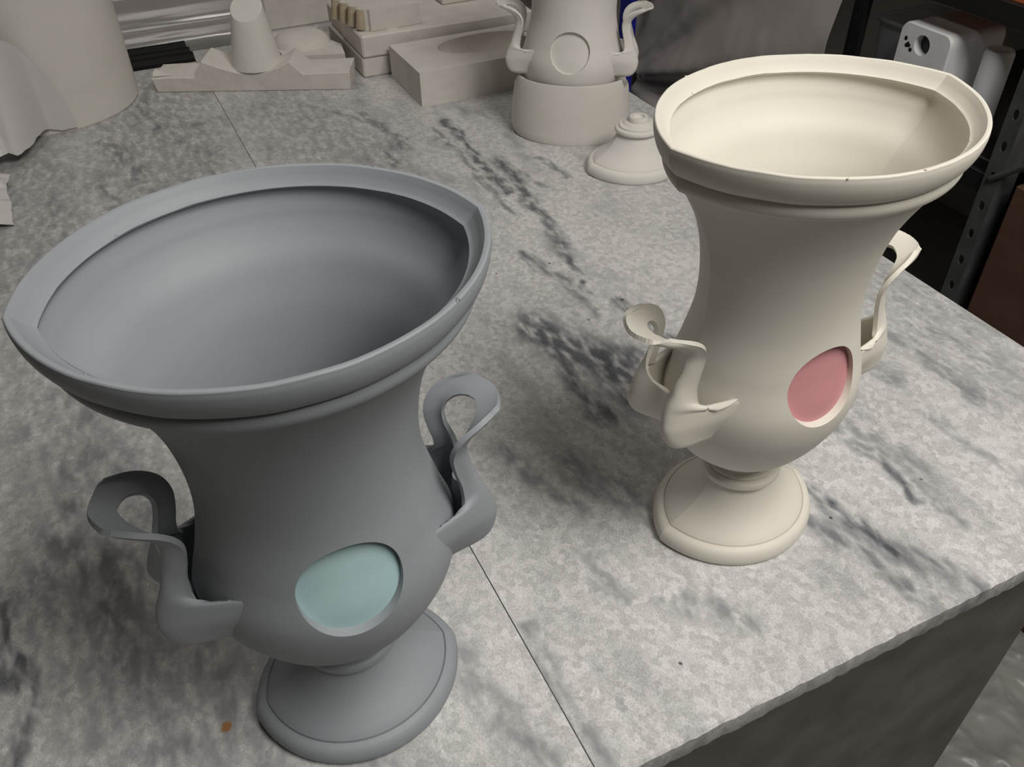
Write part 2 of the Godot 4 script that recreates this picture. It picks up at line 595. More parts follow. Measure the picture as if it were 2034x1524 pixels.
# grey veined marble for one slab; strokes are veins, one with a vase shadow painted in, in table metres: [points, half width, darkness]
func marble(x0: float, x1: float, z0: float, z1: float, seedn: int, blotch: float, run: float, strokes: Array, stains: Array) -> ImageTexture:
	var W := 1024
	var H := 2048
	var lw := 512
	var lh := 1024
	var wz := FastNoiseLite.new()
	wz.seed = seedn + 50
	wz.frequency = 14.0
	wz.fractal_octaves = 3
	var pz := FastNoiseLite.new()
	pz.seed = seedn + 51
	pz.frequency = 75.0
	pz.fractal_octaves = 4
	var dark := PackedFloat32Array()
	dark.resize(lw * lh)
	for st in strokes:
		var pts: Array = st[0]
		var hw: float = st[1] * (.75 if st[1] < .02 else 1.0)
		var amt: float = st[2]
		var lo := Vector2(9, 9)
		var hi := Vector2(-9, -9)
		for p in pts:
			lo = lo.min(p)
			hi = hi.max(p)
		var pad := hw * 2.2 + 0.015
		var i0 := clampi(int((lo.x - pad - x0) / (x1 - x0) * lw), 0, lw - 1)
		var i1 := clampi(int((hi.x + pad - x0) / (x1 - x0) * lw), 0, lw - 1)
		var j0 := clampi(int((lo.y - pad - z0) / (z1 - z0) * lh), 0, lh - 1)
		var j1 := clampi(int((hi.y + pad - z0) / (z1 - z0) * lh), 0, lh - 1)
		for j in range(j0, j1 + 1):
			var z := z0 + (z1 - z0) * (j + .5) / lh
			for i in range(i0, i1 + 1):
				var x := x0 + (x1 - x0) * (i + .5) / lw
				var q := Vector2(x + .012 * wz.get_noise_2d(x, z), z + .012 * wz.get_noise_2d(x + 5.0, z))
				var d := 9.0
				for k in pts.size() - 1:
					d = minf(d, q.distance_to(Geometry2D.get_closest_point_to_segment(q, pts[k], pts[k + 1])))
				if d < hw * 2.0:
					var f := 1.0 - smoothstep(0.15 * hw, hw * 2.0, d)
					var pn := clampf(.75 + 1.3 * pz.get_noise_2d(x, z * .4), .05, 1.2)
					var ii := j * lw + i
					dark[ii] = maxf(dark[ii], f * amt * pn)
	var db := PackedByteArray()
	db.resize(lw * lh)
	for i in lw * lh:
		db[i] = int(clampf(dark[i], 0.0, 1.0) * 255.0)
	var dimg := Image.create_from_data(lw, lh, false, Image.FORMAT_L8, db)
	dimg.resize(W, H, Image.INTERPOLATE_CUBIC)
	var D := dimg.get_data()
	var layer := func(freq: float, sd: int, oct: int, w: int, h: int, kind: int) -> PackedByteArray:
		var f := FastNoiseLite.new()
		f.seed = sd
		f.frequency = freq
		f.fractal_octaves = oct
		if kind == 1:
			f.noise_type = FastNoiseLite.TYPE_CELLULAR
			f.cellular_return_type = FastNoiseLite.RETURN_CELL_VALUE
			f.fractal_type = FastNoiseLite.FRACTAL_NONE
		if kind == 3:
			f.noise_type = FastNoiseLite.TYPE_CELLULAR
			f.cellular_return_type = FastNoiseLite.RETURN_DISTANCE2_SUB
			f.fractal_type = FastNoiseLite.FRACTAL_NONE
		if kind == 2:
			f.domain_warp_enabled = true
			f.domain_warp_amplitude = 60.0
			f.domain_warp_frequency = 0.006
			f.fractal_type = FastNoiseLite.FRACTAL_RIDGED
		var im := f.get_image(w, h)
		if w != W or h != H:
			im.resize(W, H, Image.INTERPOLATE_CUBIC)
		return im.get_data()
	var cloud: PackedByteArray = layer.call(.006, seedn, 5, 1024, int(3200 / run), 0)
	var patch: PackedByteArray = layer.call(.012, seedn + 1, 4, 1024, int(3300 / run), 0)
	var ridge: PackedByteArray = layer.call(.0055, seedn + 2, 4, 1024, 800, 2)
	var cell: PackedByteArray = layer.call(.13, seedn + 3, 1, 1024, 2900, 1)
	var edge: PackedByteArray = layer.call(.11, seedn + 8, 1, 1024, 2900, 3)
	var grain: PackedByteArray = layer.call(.40, seedn + 4, 2, 1024, 2048, 0)
	var out := PackedByteArray()
	out.resize(W * H * 3)
	for i in W * H:
		var cl := cloud[i] / 255.0
		var pt := patch[i] / 255.0
		var rd := ridge[i] / 255.0
		var gn := grain[i] / 255.0 - .5
		var ce := cell[i] / 255.0 - .5
		var v := D[i] / 255.0
		var ed := maxf(.22 - edge[i] / 255.0, 0.0) * 4.5
		var vein := maxf(rd - .74, 0.0) * 2.2 * maxf(cl - .38, 0.0) * 2.0
		var bl := maxf(pt - .52, 0.0) * maxf(cl - .3, 0.0) * 4.0 * blotch
		var k := clampf(v * .78 * (1.0 + 1.2 * gn + .5 * ce) + vein * .45 + bl * (1.0 + 1.0 * ce) * .42, 0.0, 1.0)
		var base := 196.0 + 16.0 * (.5 - cl) + 40.0 * ce * (.7 + k) + 54.0 * gn + 16.0 * ed * maxf(cl - .2, 0.0) - 4.0
		var r := base
		var g := base - 1.0
		var b := base - 1.5
		r = lerpf(r, 70.0 + 50.0 * gn + 22.0 * ce, k)
		g = lerpf(g, 73.0 + 50.0 * gn + 22.0 * ce, k)
		b = lerpf(b, 79.0 + 50.0 * gn + 22.0 * ce, k)
		var o := i * 3
		out[o] = clampi(int(r), 0, 255)
		out[o + 1] = clampi(int(g), 0, 255)
		out[o + 2] = clampi(int(b), 0, 255)
	for s in stains:
		# small coloured stain with a ragged outline: [centre, radius, colour]
		var cx: float = (s[0].x - x0) / (x1 - x0) * W
		var cz: float = (s[0].y - z0) / (z1 - z0) * H
		var rp: float = s[1] / (x1 - x0) * W
		var rz: float = s[1] / (z1 - z0) * H
		for j in range(int(cz - rz * 1.5), int(cz + rz * 1.5)):
			for i in range(int(cx - rp * 1.5), int(cx + rp * 1.5)):
				var dd := Vector2((i - cx) / rp, (j - cz) / rz).length() + .35 * wz.get_noise_2d(i * .02, j * .02)
				if dd < 1.0:
					var o := (j * W + i) * 3
					var w := smoothstep(1.0, .5, dd) * .85
					out[o] = int(lerpf(out[o], s[2].r * 255.0, w))
					out[o + 1] = int(lerpf(out[o + 1], s[2].g * 255.0, w))
					out[o + 2] = int(lerpf(out[o + 2], s[2].b * 255.0, w))
	var img := Image.create_from_data(W, H, false, Image.FORMAT_RGB8, out)
	img.generate_mipmaps()
	return ImageTexture.create_from_image(img)

func marble_mat(t: ImageTexture) -> StandardMaterial3D:
	var m := mat(Color.WHITE, 0.42)
	m.albedo_texture = t
	return m

# a slab with a bevelled, slightly chipped front edge; UV = plan position
func slab(x0: float, x1: float, z0: float, z1: float, th: float, seedn: int) -> MB:
	var mb := MB.new()
	var nz := FastNoiseLite.new()
	nz.seed = seedn
	nz.frequency = 60.0
	var n := 240
	var uvf := func(x: float, z: float) -> Vector2: return Vector2((x - x0) / (x1 - x0), clampf((z - z0) / (z1 - z0), 0.0, 1.0))
	var a := []; var b := []; var c := []; var d := []
	var ua := []; var ub := []; var uc := []; var ud := []
	var e := .0016
	for i in n + 1:
		var x := lerpf(x0, x1, float(i) / n)
		var chip := maxf(nz.get_noise_2d(x, 3.0), 0.0) * .004
		var low := nz.get_noise_2d(x * .6, 9.0) * .0022
		a.append(Vector3(x, TY, z1 - e - chip))
		b.append(Vector3(x, TY - e - chip * .5, z1 + nz.get_noise_2d(x, 5.0) * .0008))
		c.append(Vector3(x, TY - th * .75, z1 + nz.get_noise_2d(x, 6.0) * .0012))
		d.append(Vector3(x, TY - th + low, z1 - .004))
		ua.append(uvf.call(x, z1 - e)); ub.append(uvf.call(x, z1 - .004)); uc.append(uvf.call(x, z1 - .02)); ud.append(uvf.call(x, z1 - .03))
	mb.grid([a, b], true, [ua, ub])
	mb.grid([b, c, d], true, [ub, uc, ud])
	# top
	var top := []
	var tuv := []
	var far := []
	var fuv := []
	for i in n + 1:
		far.append(Vector3(a[i].x, TY, z0))
		fuv.append(uvf.call(a[i].x, z0))
	mb.grid([far, a], false, [fuv, ua])
	# ends, back, underside
	var lo := TY - th
	for w in [[x0, Vector3.LEFT], [x1, Vector3.RIGHT]]:
		mb.flat([Vector3(w[0], TY, z0), Vector3(w[0], TY, z1 - e), Vector3(w[0], lo, z1 - .004), Vector3(w[0], lo, z0)], w[1])
	mb.flat([Vector3(x0, TY, z0), Vector3(x1, TY, z0), Vector3(x1, lo, z0), Vector3(x0, lo, z0)], Vector3.FORWARD)
	mb.flat([Vector3(x0, lo, z0), Vector3(x1, lo, z0), Vector3(x1, lo, z1 - .004), Vector3(x0, lo, z1 - .004)], Vector3.DOWN)
	return mb

func plain_box(called: String, lo: Vector3, hi: Vector3, ch: float, m: Material, parent: Node = null) -> MeshInstance3D:
	var mb := MB.new()
	bbox(mb, lo, hi, ch)
	return put(mb, called, m, parent)

# ------------------------------------------------------------------ build
func _ready() -> void:
	# camera
	var cam := Camera3D.new()
	var rt := Vector3(cos(PSI), 0, sin(PSI))
	var fw := Vector3(sin(PSI) * cos(PITCH), -sin(PITCH), -cos(PSI) * cos(PITCH))
	var up := Vector3(sin(PSI) * sin(PITCH), cos(PITCH), -cos(PSI) * sin(PITCH))
	var R := rt * cos(ROLL) + up * sin(ROLL)
	var U := up * cos(ROLL) - rt * sin(ROLL)
	cam.transform = Transform3D(Basis(R, U, -fw), Vector3(0, TY + .5, 0))
	cam.fov = 48.143
	cam.near = 0.02
	add_child(cam)
	cam.current = true
	# environment
	var env := Environment.new()
	env.tonemap_mode = Environment.TONE_MAPPER_LINEAR
	env.tonemap_exposure = 1.0
	env.background_mode = Environment.BG_COLOR
	env.background_color = Color(0.02, 0.02, 0.02)
	env.sdfgi_enabled = true
	env.ssao_enabled = true
	env.ssil_enabled = true
	var we := WorldEnvironment.new()
	we.environment = env
	add_child(we)
	make_materials()
	ceiling_light(Vector3(.57, 2.20, .33), Vector2(.55, .9), 2.35, "long white ceiling lamp above the front of the table")
	ceiling_light(Vector3(.2, 2.50, -1.5), Vector2(.40, 1.0), .33, "unseen ceiling lamp added as fill above the back of the table")  # unseen lamp, added as weak fill for the back
	room()
	table()
	vase(T(.0369, 0, -.3146), -.0143, 1.0, .86, M.grey, M.blue, "grey unfired clay vase with a pale blue oval inset, standing nearest the camera", "pale blue inset disc", 11, Vector2(0, -.009), Vector2(0, -.009))
	vase(T(.3359, 0, -.3266), .0433, 1.004, .80, M.cream, M.pink, "cream white clay vase with a pink oval inset, standing at the right", "pink inset disc", 31, Vector2(.009, .001), Vector2(.002, 0))
	model_vase()
	foot_model()
	moulds()
	wraps()
	shelf()

func make_materials() -> void:
	M.cream = mottled(c8(219, 215, 204), .025, 3.0, .62, 1)
	M.grey = mottled(c8(142, 147, 153), .03, 3.0, .58, 2)
	M.blue = mottled(c8(170, 200, 204), .03, 6.0, .5, 3)
	M.pink = mottled(c8(207, 146, 151), .03, 6.0, .5, 4)
	M.plaster = mottled(c8(216, 211, 204), .05, 4.0, .85, 5, .25)
	M.model = mottled(c8(222, 218, 211), .04, 3.0, .7, 6)
	M.bone = mottled(c8(222, 219, 213), .03, 3.0, .7, 8)
	M.tan = mottled(c8(186, 172, 146), .12, 5.0, .9, 9, .4)
	M.dark_panel = mottled(c8(104, 102, 98), .16, 2.0, .55, 10)
	M.black = mat(c8(26, 26, 27), .5)
	M.black_film = mat(c8(22, 22, 23), .5)
	M.black_film.metallic_specular = .25
	M.film = mottled(c8(148, 145, 144), .05, 2.0, .2, 12)
	M.sheet = mat(c8(205, 203, 202), .35)
	M.floor_sheet = mottled(c8(150, 148, 145), .10, 1.5, .38, 13)
	M.tarp = mottled(c8(184, 179, 177), .05, 2.0, .6, 14)
	M.bluepost = mat(c8(24, 34, 150), .4)
	M.steel = mottled(c8(74, 77, 78), .1, 4.0, .5, 15)
	M.orange = mottled(c8(186, 96, 48), .12, 4.0, .7, 16)
	M.cardboard = mottled(c8(84, 58, 40), .08, 2.0, .85, 17)
	M.jug = mottled(c8(238, 239, 242), .04, 4.0, .5, 18)
	M.tub = mat(Color(.72, .76, .8, .45), .25)
	M.tub.transparency = BaseMaterial3D.TRANSPARENCY_ALPHA
	M.roll = mat(c8(236, 238, 244), .55)
	M.rust = mat(c8(120, 84, 50), .8)
	M.concrete = mottled(c8(120, 118, 114), .12, 1.0, .8, 19)
	M.wall = mottled(c8(190, 186, 180), .04, 1.0, .9, 20)

func ceiling_light(at: Vector3, size: Vector2, energy: float, label: String) -> void:
	var t := thing("ceiling_light", at, 0.0, label, "lamp")
	var e := size * .5
	plain_box("housing", Vector3(-e.x - .02, 0, -e.y - .02), Vector3(e.x + .02, .03, e.y + .02), .004, M.wall, t)
	var em := mat(c8(255, 250, 242), .6)
	em.emission_enabled = true
	em.emission = Color(1.0, .97, .93)
	em.emission_energy_multiplier = 1.0
	plain_box("diffuser", Vector3(-e.x, -.004, -e.y), Vector3(e.x, .001, e.y), .001, em, t)
	for z in [-e.y * .7, e.y * .7]:
		var mb := MB.new()
		bar(mb, Vector3(0, .03, z), Vector3(0, 2.6 - at.y, z), .004, .004, 12)
		put(mb, "hanger", M.black, t)
	var l := AreaLight3D.new()
	l.name = "lamp_glow"
	l.area_size = size
	l.area_normalize_energy = true
	l.light_color = Color(1.0, .985, .96)
	l.light_energy = energy
	l.area_range = 12.0
	l.shadow_enabled = true
	t.add_child(l)
	l.position = Vector3(0, -.008, 0)
	l.rotation.x = -PI / 2

func room() -> void:
	var lo := Vector3(-1.9, 0, -2.6)
	var hi := Vector3(2.3, 2.6, 2.4)
	var w := .12
	var o: MeshInstance3D
	o = plain_box("floor", Vector3(lo.x - w, -w, lo.z - w), Vector3(hi.x + w, 0, hi.z + w), .002, M.concrete)
	tag(o, "grey concrete workshop floor under the table", "floor", "structure")
	o = plain_box("ceiling", Vector3(lo.x - w, hi.y, lo.z - w), Vector3(hi.x + w, hi.y + w, hi.z + w), .002, M.wall)
	tag(o, "plain pale workshop ceiling", "ceiling", "structure")
	o = plain_box("wall_back", Vector3(lo.x, 0, lo.z - w), Vector3(hi.x, hi.y, lo.z), .002, M.wall)
	tag(o, "pale workshop wall behind the table", "wall", "structure")
	o = plain_box("wall_front", Vector3(lo.x, 0, hi.z), Vector3(hi.x, hi.y, hi.z + w), .002, M.wall)
	tag(o, "pale workshop wall in front of the table", "wall", "structure")
	o = plain_box("wall_left", Vector3(lo.x - w, 0, lo.z - w), Vector3(lo.x, hi.y, hi.z + w), .002, M.wall)
	tag(o, "pale workshop wall left of the table", "wall", "structure")
	o = plain_box("wall_right", Vector3(hi.x, 0, lo.z - w), Vector3(hi.x + w, hi.y, hi.z + w), .002, M.wall)
	tag(o, "pale workshop wall behind the shelving", "wall", "structure")

func table() -> void:
	var t := thing("marble_table", Vector3.ZERO, 0.0, "work table with grey veined marble top of two slabs on dark panels", "table")
	var z1 := -.1881
	var z0 := -1.99
	var rs := [
		[[Vector2(.415, -1.10), Vector2(.407, -.96), Vector2(.404, -.87)], .009, .85],
		[[Vector2(.43, -.95), Vector2(.422, -.83), Vector2(.408, -.75), Vector2(.40, -.70)], .010, .8],
		[[Vector2(.400, -.70), Vector2(.392, -.66), Vector2(.386, -.63)], .004, .8],
		[[Vector2(.39, -1.09), Vector2(.389, -1.0), Vector2(.39, -.82)], .006, .5],
		[[Vector2(.48, -.93), Vector2(.49, -.87)], .006, .6],
		[[Vector2(.44, -.91), Vector2(.455, -.84)], .005, .45],
		[[Vector2(.36, -.73), Vector2(.375, -.66), Vector2(.372, -.60)], .006, .55],
		[[Vector2(.31, -.60), Vector2(.325, -.555), Vector2(.35, -.52), Vector2(.345, -.47)], .022, 1.0],  # real vein, with the shadow beside the cream vase painted into its darkness
		[[Vector2(.33, -.58), Vector2(.30, -.52), Vector2(.305, -.46)], .012, .8],
		[[Vector2(.40, -.60), Vector2(.41, -.54), Vector2(.43, -.47)], .010, .7],
		[[Vector2(.37, -.53), Vector2(.40, -.47), Vector2(.42, -.40)], .014, .7],
		[[Vector2(.445, -.40), Vector2(.467, -.364), Vector2(.473, -.34), Vector2(.479, -.312), Vector2(.477, -.285)], .008, .75],
		[[Vector2(.477, -.285), Vector2(.474, -.272)], .005, .9],
		[[Vector2(.485, -.36), Vector2(.496, -.32), Vector2(.49, -.28), Vector2(.485, -.24)], .010, .4],
		[[Vector2(.395, -.325), Vector2(.404, -.298), Vector2(.415, -.27), Vector2(.424, -.245)], .006, .9],
		[[Vector2(.380, -.31), Vector2(.389, -.275), Vector2(.398, -.239), Vector2(.402, -.205)], .012, .6],
		[[Vector2(.40, -.29), Vector2(.418, -.25), Vector2(.43, -.21)], .013, .45],
		[[Vector2(.43, -.25), Vector2(.44, -.21), Vector2(.444, -.19)], .006, .5],
		[[Vector2(.55, -.33), Vector2(.56, -.27), Vector2(.555, -.22)], .008, .3],
		[[Vector2(.60, -.46), Vector2(.612, -.40), Vector2(.61, -.33)], .012, .4],
		[[Vector2(.53, -.50), Vector2(.55, -.44), Vector2(.565, -.39)], .012, .35],
		[[Vector2(.64, -.46), Vector2(.65, -.42), Vector2(.655, -.37)], .006, .4],
		[[Vector2(.675, -.50), Vector2(.683, -.44), Vector2(.67, -.38)], .012, .3],
		[[Vector2(.20, -.47), Vector2(.215, -.42), Vector2(.235, -.38)], .009, .5],
		[[Vector2(.25, -.43), Vector2(.26, -.39), Vector2(.28, -.35)], .014, .45],
		[[Vector2(.155, -.30), Vector2(.148, -.25), Vector2(.149, -.20)], .009, .45],
		[[Vector2(.247, -.275), Vector2(.266, -.261), Vector2(.283, -.239)], .010, .4],
		[[Vector2(.21, -.33), Vector2(.22, -.29)], .010, .35],
		[[Vector2(.22, -1.25), Vector2(.26, -1.0), Vector2(.25, -.8)], .07, .30],
		[[Vector2(.62, -.62), Vector2(.66, -.48), Vector2(.67, -.36)], .05, .22],
		[[Vector2(.32, -1.18), Vector2(.335, -1.10), Vector2(.34, -1.04)], .008, .6],
		[[Vector2(.30, -1.05), Vector2(.31, -1.0)], .008, .5],
		[[Vector2(.25, -1.25), Vector2(.30, -1.18), Vector2(.33, -1.12)], .006, .5],
	]
	var ls := [
		[[Vector2(-.166, -.475), Vector2(-.161, -.43), Vector2(-.156, -.39)], .005, .85],
		[[Vector2(-.176, -.49), Vector2(-.170, -.44), Vector2(-.168, -.40)], .006, .75],
		[[Vector2(-.16, -.375), Vector2(-.165, -.34), Vector2(-.16, -.30)], .010, .75],
		[[Vector2(-.127, -.52), Vector2(-.10, -.475), Vector2(-.092, -.42)], .022, .6],
		[[Vector2(-.12, -.56), Vector2(-.13, -.53)], .010, .55],
		[[Vector2(-.06, -.42), Vector2(-.05, -.37), Vector2(-.045, -.33)], .016, .5],
		[[Vector2(-.10, -.40), Vector2(-.09, -.36), Vector2(-.085, -.31)], .022, .4],
		[[Vector2(.02, -.26), Vector2(.05, -.23), Vector2(.08, -.20)], .014, .4],
		[[Vector2(.10, -.30), Vector2(.11, -.25), Vector2(.115, -.20)], .014, .4],
		[[Vector2(-.03, -1.25), Vector2(-.005, -1.19), Vector2(.0, -1.12)], .018, .6],
		[[Vector2(.05, -1.28), Vector2(.08, -1.17), Vector2(.09, -1.08)], .014, .45],
		[[Vector2(-.05, -1.12), Vector2(-.03, -1.02), Vector2(-.02, -.95)], .016, .5],
		[[Vector2(-.10, -1.12), Vector2(-.10, -1.0)], .012, .45],
		[[Vector2(.05, -1.36), Vector2(.03, -1.1), Vector2(.0, -.8)], .09, .34],
		[[Vector2(-.13, -1.15), Vector2(-.11, -.85), Vector2(-.10, -.60)], .07, .30],
		[[Vector2(-.10, -.50), Vector2(-.09, -.40), Vector2(-.06, -.30)], .06, .36],
		[[Vector2(.02, -1.38), Vector2(.04, -1.30)], .014, .5],
		[[Vector2(.08, -1.05), Vector2(.10, -.95)], .016, .4],
	]
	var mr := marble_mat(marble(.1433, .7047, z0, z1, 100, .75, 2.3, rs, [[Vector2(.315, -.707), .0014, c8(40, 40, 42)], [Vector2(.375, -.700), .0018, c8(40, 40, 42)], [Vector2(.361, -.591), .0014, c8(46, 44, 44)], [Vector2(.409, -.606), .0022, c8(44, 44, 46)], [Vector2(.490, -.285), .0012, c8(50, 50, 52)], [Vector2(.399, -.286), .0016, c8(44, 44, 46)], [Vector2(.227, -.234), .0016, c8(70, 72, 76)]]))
	var ml := marble_mat(marble(-.42, .1425, z0, z1, 200, 1.15, 1.35, ls, [[Vector2(-.048, -.320), .0042, c8(150, 92, 30)]]))
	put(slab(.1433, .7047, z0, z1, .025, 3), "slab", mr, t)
	put(slab(-.42, .1425, z0, z1, .025, 4), "slab", ml, t)
	var lo := TY - .0255
	plain_box("front_panel", Vector3(-.38, .02, -.25), Vector3(.66, lo, -.228), .002, M.dark_panel, t)
	plain_box("side_panel", Vector3(.638, .02, -1.93), Vector3(.66, lo, -.251), .002, M.dark_panel, t)
	plain_box("side_panel", Vector3(-.38, .02, -1.93), Vector3(-.358, lo, -.251), .002, M.dark_panel, t)
	plain_box("back_panel", Vector3(-.38, .02, -1.952), Vector3(.66, lo, -1.931), .002, M.dark_panel, t)
	for x in [-.34, .58]:
		for z in [-1.9, -.31]:
			plain_box("foot_block", Vector3(x, 0, z), Vector3(x + .05, .022, z + .05), .003, M.black, t)

# the plaster model of the same vase, sunk in a plaster base
func model_vase() -> void:
	var turn := -PSI - .14
	var at := T(.562, 0, -.996)
	var p := thing("plaster_stand", at, turn, "cream plaster base ring carrying the plaster model vase", "base")
	var mb := MB.new()
	var k := .78
	var f := 1.0 / S
	ves_base(mb)
	put(mb, "ring", M.model, p)
	var t := thing("model_vase", T(.562, -.033, -.996), turn, "plaster model vase with a round recess, set in a plaster base", "vase")
	t.scale = Vector3.ONE * .95
	put(make_bowl(.82, .205, 51), "bowl", M.bone, t)
	var md := put(make_medallion(.82), "medallion", M.bone, t)
	md.set_meta("label", "round white inset disc")
	put(make_handle(.82, -1.0, 52), "handle", M.bone, t)
	put(make_handle(.82, 1.0, 53), "handle", M.bone, t)

func stand_notch(t: float) -> float:
	var r := absf(wrapf(t, -PI, PI))
	var l := absf(wrapf(t - PI, -PI, PI))
	return .015 * maxf(smoothstep(.50, .30, r), smoothstep(.42, .25, l))

func ves_base(mb: MB) -> void:
	# elliptical drum, slightly narrower at the top, with a broken notch at the right
	var g := []
	var lev := [Vector2(.0, .960), Vector2(.003, .985), Vector2(.012, 1.0), Vector2(.04, .985), Vector2(.065, .965), Vector2(.0785, .945), Vector2(.0810, .930)]
	for q in lev:
		var row := []
		for i in 97:
			var t := TAU * i / 96.0
			var hh: float = q.x
			var notch := stand_notch(t)
			if hh > .05:
				hh -= notch
			row.append(Vector3(.081 * q.y * cos(t), hh, .061 * q.y * sin(t)))
		g.append(row)
	mb.grid(g, false)
	var top := []
	var inn := []
	for i in 97:
		var t := TAU * i / 96.0
		var notch := stand_notch(t)
		top.append(g[6][i])
		inn.append(Vector3(.0685 * cos(t), .0785 - notch, .0555 * sin(t)))
	var mid := []
	for i in 97:
		var t := TAU * i / 96.0
		mid.append(Vector3(.0615 * cos(t), .0640, .0505 * sin(t)))
	mb.grid([top, inn], false)
	mb.grid([inn, mid], false)
	mb.flat(mid.slice(0, 96), Vector3.UP)
	mb.flat(g[0].slice(0, 96), Vector3.DOWN)

func foot_model() -> void:
	var t := thing("foot_model", T(.580, 0, -.856), -.10, "small white plaster foot with a round collar, lying behind the cream vase", "plaster model")
	put(make_foot(.82), "foot", M.bone, t)
	put(make_collar(.82), "collar", M.bone, t)
	var mb := MB.new()
	lathe(mb, [[Vector2(.0190, .0575), Vector2(.0185, .0600), Vector2(.0130, .0612)], [Vector2(.0130, .0612), Vector2(.0126, .0655), Vector2(.0112, .0668)], [Vector2(.0112, .0668), Vector2(.0072, .0668)], [Vector2(.0072, .0668), Vector2(.0066, .0630), Vector2(.0002, .0625)]])
	put(mb, "peg", M.bone, t)

func moulds() -> void:
	# notched mould piece with a plaster cone, turned to the camera
	var rot := -PSI
	var at := T(.1990, 0, -1.3362)
	var b := thing("notched_mould", at, rot, "long white plaster mould piece with two peaks, a cone in its middle", "mould")
	var poly := PackedVector2Array([Vector2(-.147, 0), Vector2(.147, 0), Vector2(.149, .027), Vector2(.079, .025), Vector2(.061, .044), Vector2(.045, .036), Vector2(.025, .0285),
		Vector2(.0, .0265), Vector2(-.020, .0285), Vector2(-.042, .035), Vector2(-.070, .046), Vector2(-.086, .022), Vector2(-.118, .0225), Vector2(-.151, .021)])
	var mb := MB.new()
	extrude(mb, poly, -.062, 0.0, .0012)
	put(mb, "block", M.plaster, b)
	for s in [-1.0, 1.0]:
		mb = MB.new()
		var g := []
		for i in 7:
			var row := []
			for j in 13:
				var a := PI * j / 12.0
				var rr := .012 * (1.0 - .12 * i)
				row.append(Vector3(s * (.149 - .034 * i / 6.0), .0225 + rr * sin(a) * .55 * (1.0 - i / 6.5), -.016 - rr * cos(a)))
			g.append(row)
		mb.grid(g, s > 0.0)
		put(mb, "locating_ridge", M.plaster, b)
	var c := thing("plaster_cone", at + Vector3(0, .0, 0), rot, "white truncated plaster cone seated in the notched mould piece", "cone")
	mb = MB.new()
	var gg := []
	for i in 11:
		var w := i / 10.0
		var row := []
		for j in 49:
			var t := TAU * j / 48.0
			var r := lerpf(.0385, .0235, w)
			var y := lerpf(.0290, .112, w) - .014 * w * w * sin(t)
			row.append(Vector3(.004 + r * cos(t), y, -.034 + r * sin(t)))
		gg.append(row)
	mb.grid(gg, false)
	var cap := []
	for j in 48:
		cap.append(gg[10][j] * .86 + Vector3(.004, .1135, -.034) * .14)
	for j in 48:
		mb.flat([gg[10][j], gg[10][j + 1], cap[(j + 1) % 48], cap[j]], Vector3.UP + (gg[10][j] - Vector3(.004, .11, -.034)).normalized())
	mb.flat(cap, Vector3.UP)
	mb.flat(gg[0].slice(0, 48), Vector3.DOWN)
	put(mb, "body", M.bone, c)
	# lying slab with a low round boss, and a slab standing behind it
	var l := thing("bossed_slab", Vector3.ZERO, 0.0, "flat plaster slab with a low round boss lying behind the notched mould", "mould")
	mb = MB.new()
	extr_plan(mb, PackedVector2Array([Vector2(.262, -1.505), Vector2(.352, -1.505), Vector2(.345, -1.485), Vector2(.356, -1.46), Vector2(.349, -1.43), Vector2(.360, -1.40), Vector2(.352, -1.352), Vector2(.262, -1.385)]), 0.0, .027)
	put(mb, "slab", M.plaster, l)
	mb = MB.new()
	lathe(mb, [[Vector2(.046, 0), Vector2(.042, .009), Vector2(.032, .014), Vector2(.016, .017), Vector2(.0005, .018)]], 40, T(.306, .0268, -1.438))
	put(mb, "boss", M.plaster, l)
	var sd := thing("standing_slab", T(.343, 0, -1.60), 0.0, "tall plaster slab standing upright behind the lying slab", "slab")
	mb = MB.new()
	bbox(mb, Vector3(-.060, 0, -.035), Vector3(.068, .27, .0), .003)
	put(mb, "slab", M.plaster, sd)
	# stack of blocks
	var o := plain_box("plaster_block", T(.366, 0, -1.492), T(.62, .0310, -1.307), .0025, M.plaster)
	tag(o, "plaster block at the bottom of the stack of three", "plaster block")
	var sl := thing("plaster_slab", T(.367, .0312, -1.307), -.02, "long flat plaster slab in the middle of the stack", "plaster block")
	mb = MB.new()
	bbox(mb, Vector3(0, .0, -.196), Vector3(.29, .0335, .004), .0028)
	put(mb, "slab", M.plaster, sl)
	for w in [[.055, .0015, .010], [.19, .0015, .014], [.12, .001, .007]]:
		mb = MB.new()
		lathe(mb, [[Vector2(w[2], 0), Vector2(w[2] * .7, w[1]), Vector2(.0005, w[1] * 1.3)]], 20, Vector3(w[0], .0333, -.012))
		put(mb, "plaster_drip", M.plaster, sl)
	var tp := thing("ribbed_block", T(0, .0652, 0), 0.0, "small plaster block with a rough ribbed end on top of the stack", "plaster block")
	mb = MB.new()
	var pl := PackedVector2Array([Vector2(.389, -1.318), Vector2(.470, -1.318), Vector2(.470, -1.415), Vector2(.362, -1.415)])
	var nrib := 4
	for i in nrib:
		var a := Vector2(.3595, -1.410).lerp(Vector2(.3855, -1.322), (i + .05) / nrib)
		var c2 := Vector2(.3595, -1.410).lerp(Vector2(.3855, -1.322), (i + .95) / nrib)
		var m2 := (a + c2) * .5 + Vector2(-.0075, .0022)
		pl.append(a)
		pl.append(a.lerp(m2, .6) + Vector2(-.0015, 0))
		pl.append(m2)
		pl.append(c2.lerp(m2, .6) + Vector2(-.0015, 0))
		pl.append(c2 + Vector2(.002, 0))
	extr_plan(mb, pl, TY + .0, TY + .0310, true)
	var rb := put(mb, "block", M.plaster, tp)
	rb.position = Vector3(0, -TY, 0)
	var rt := MB.new()
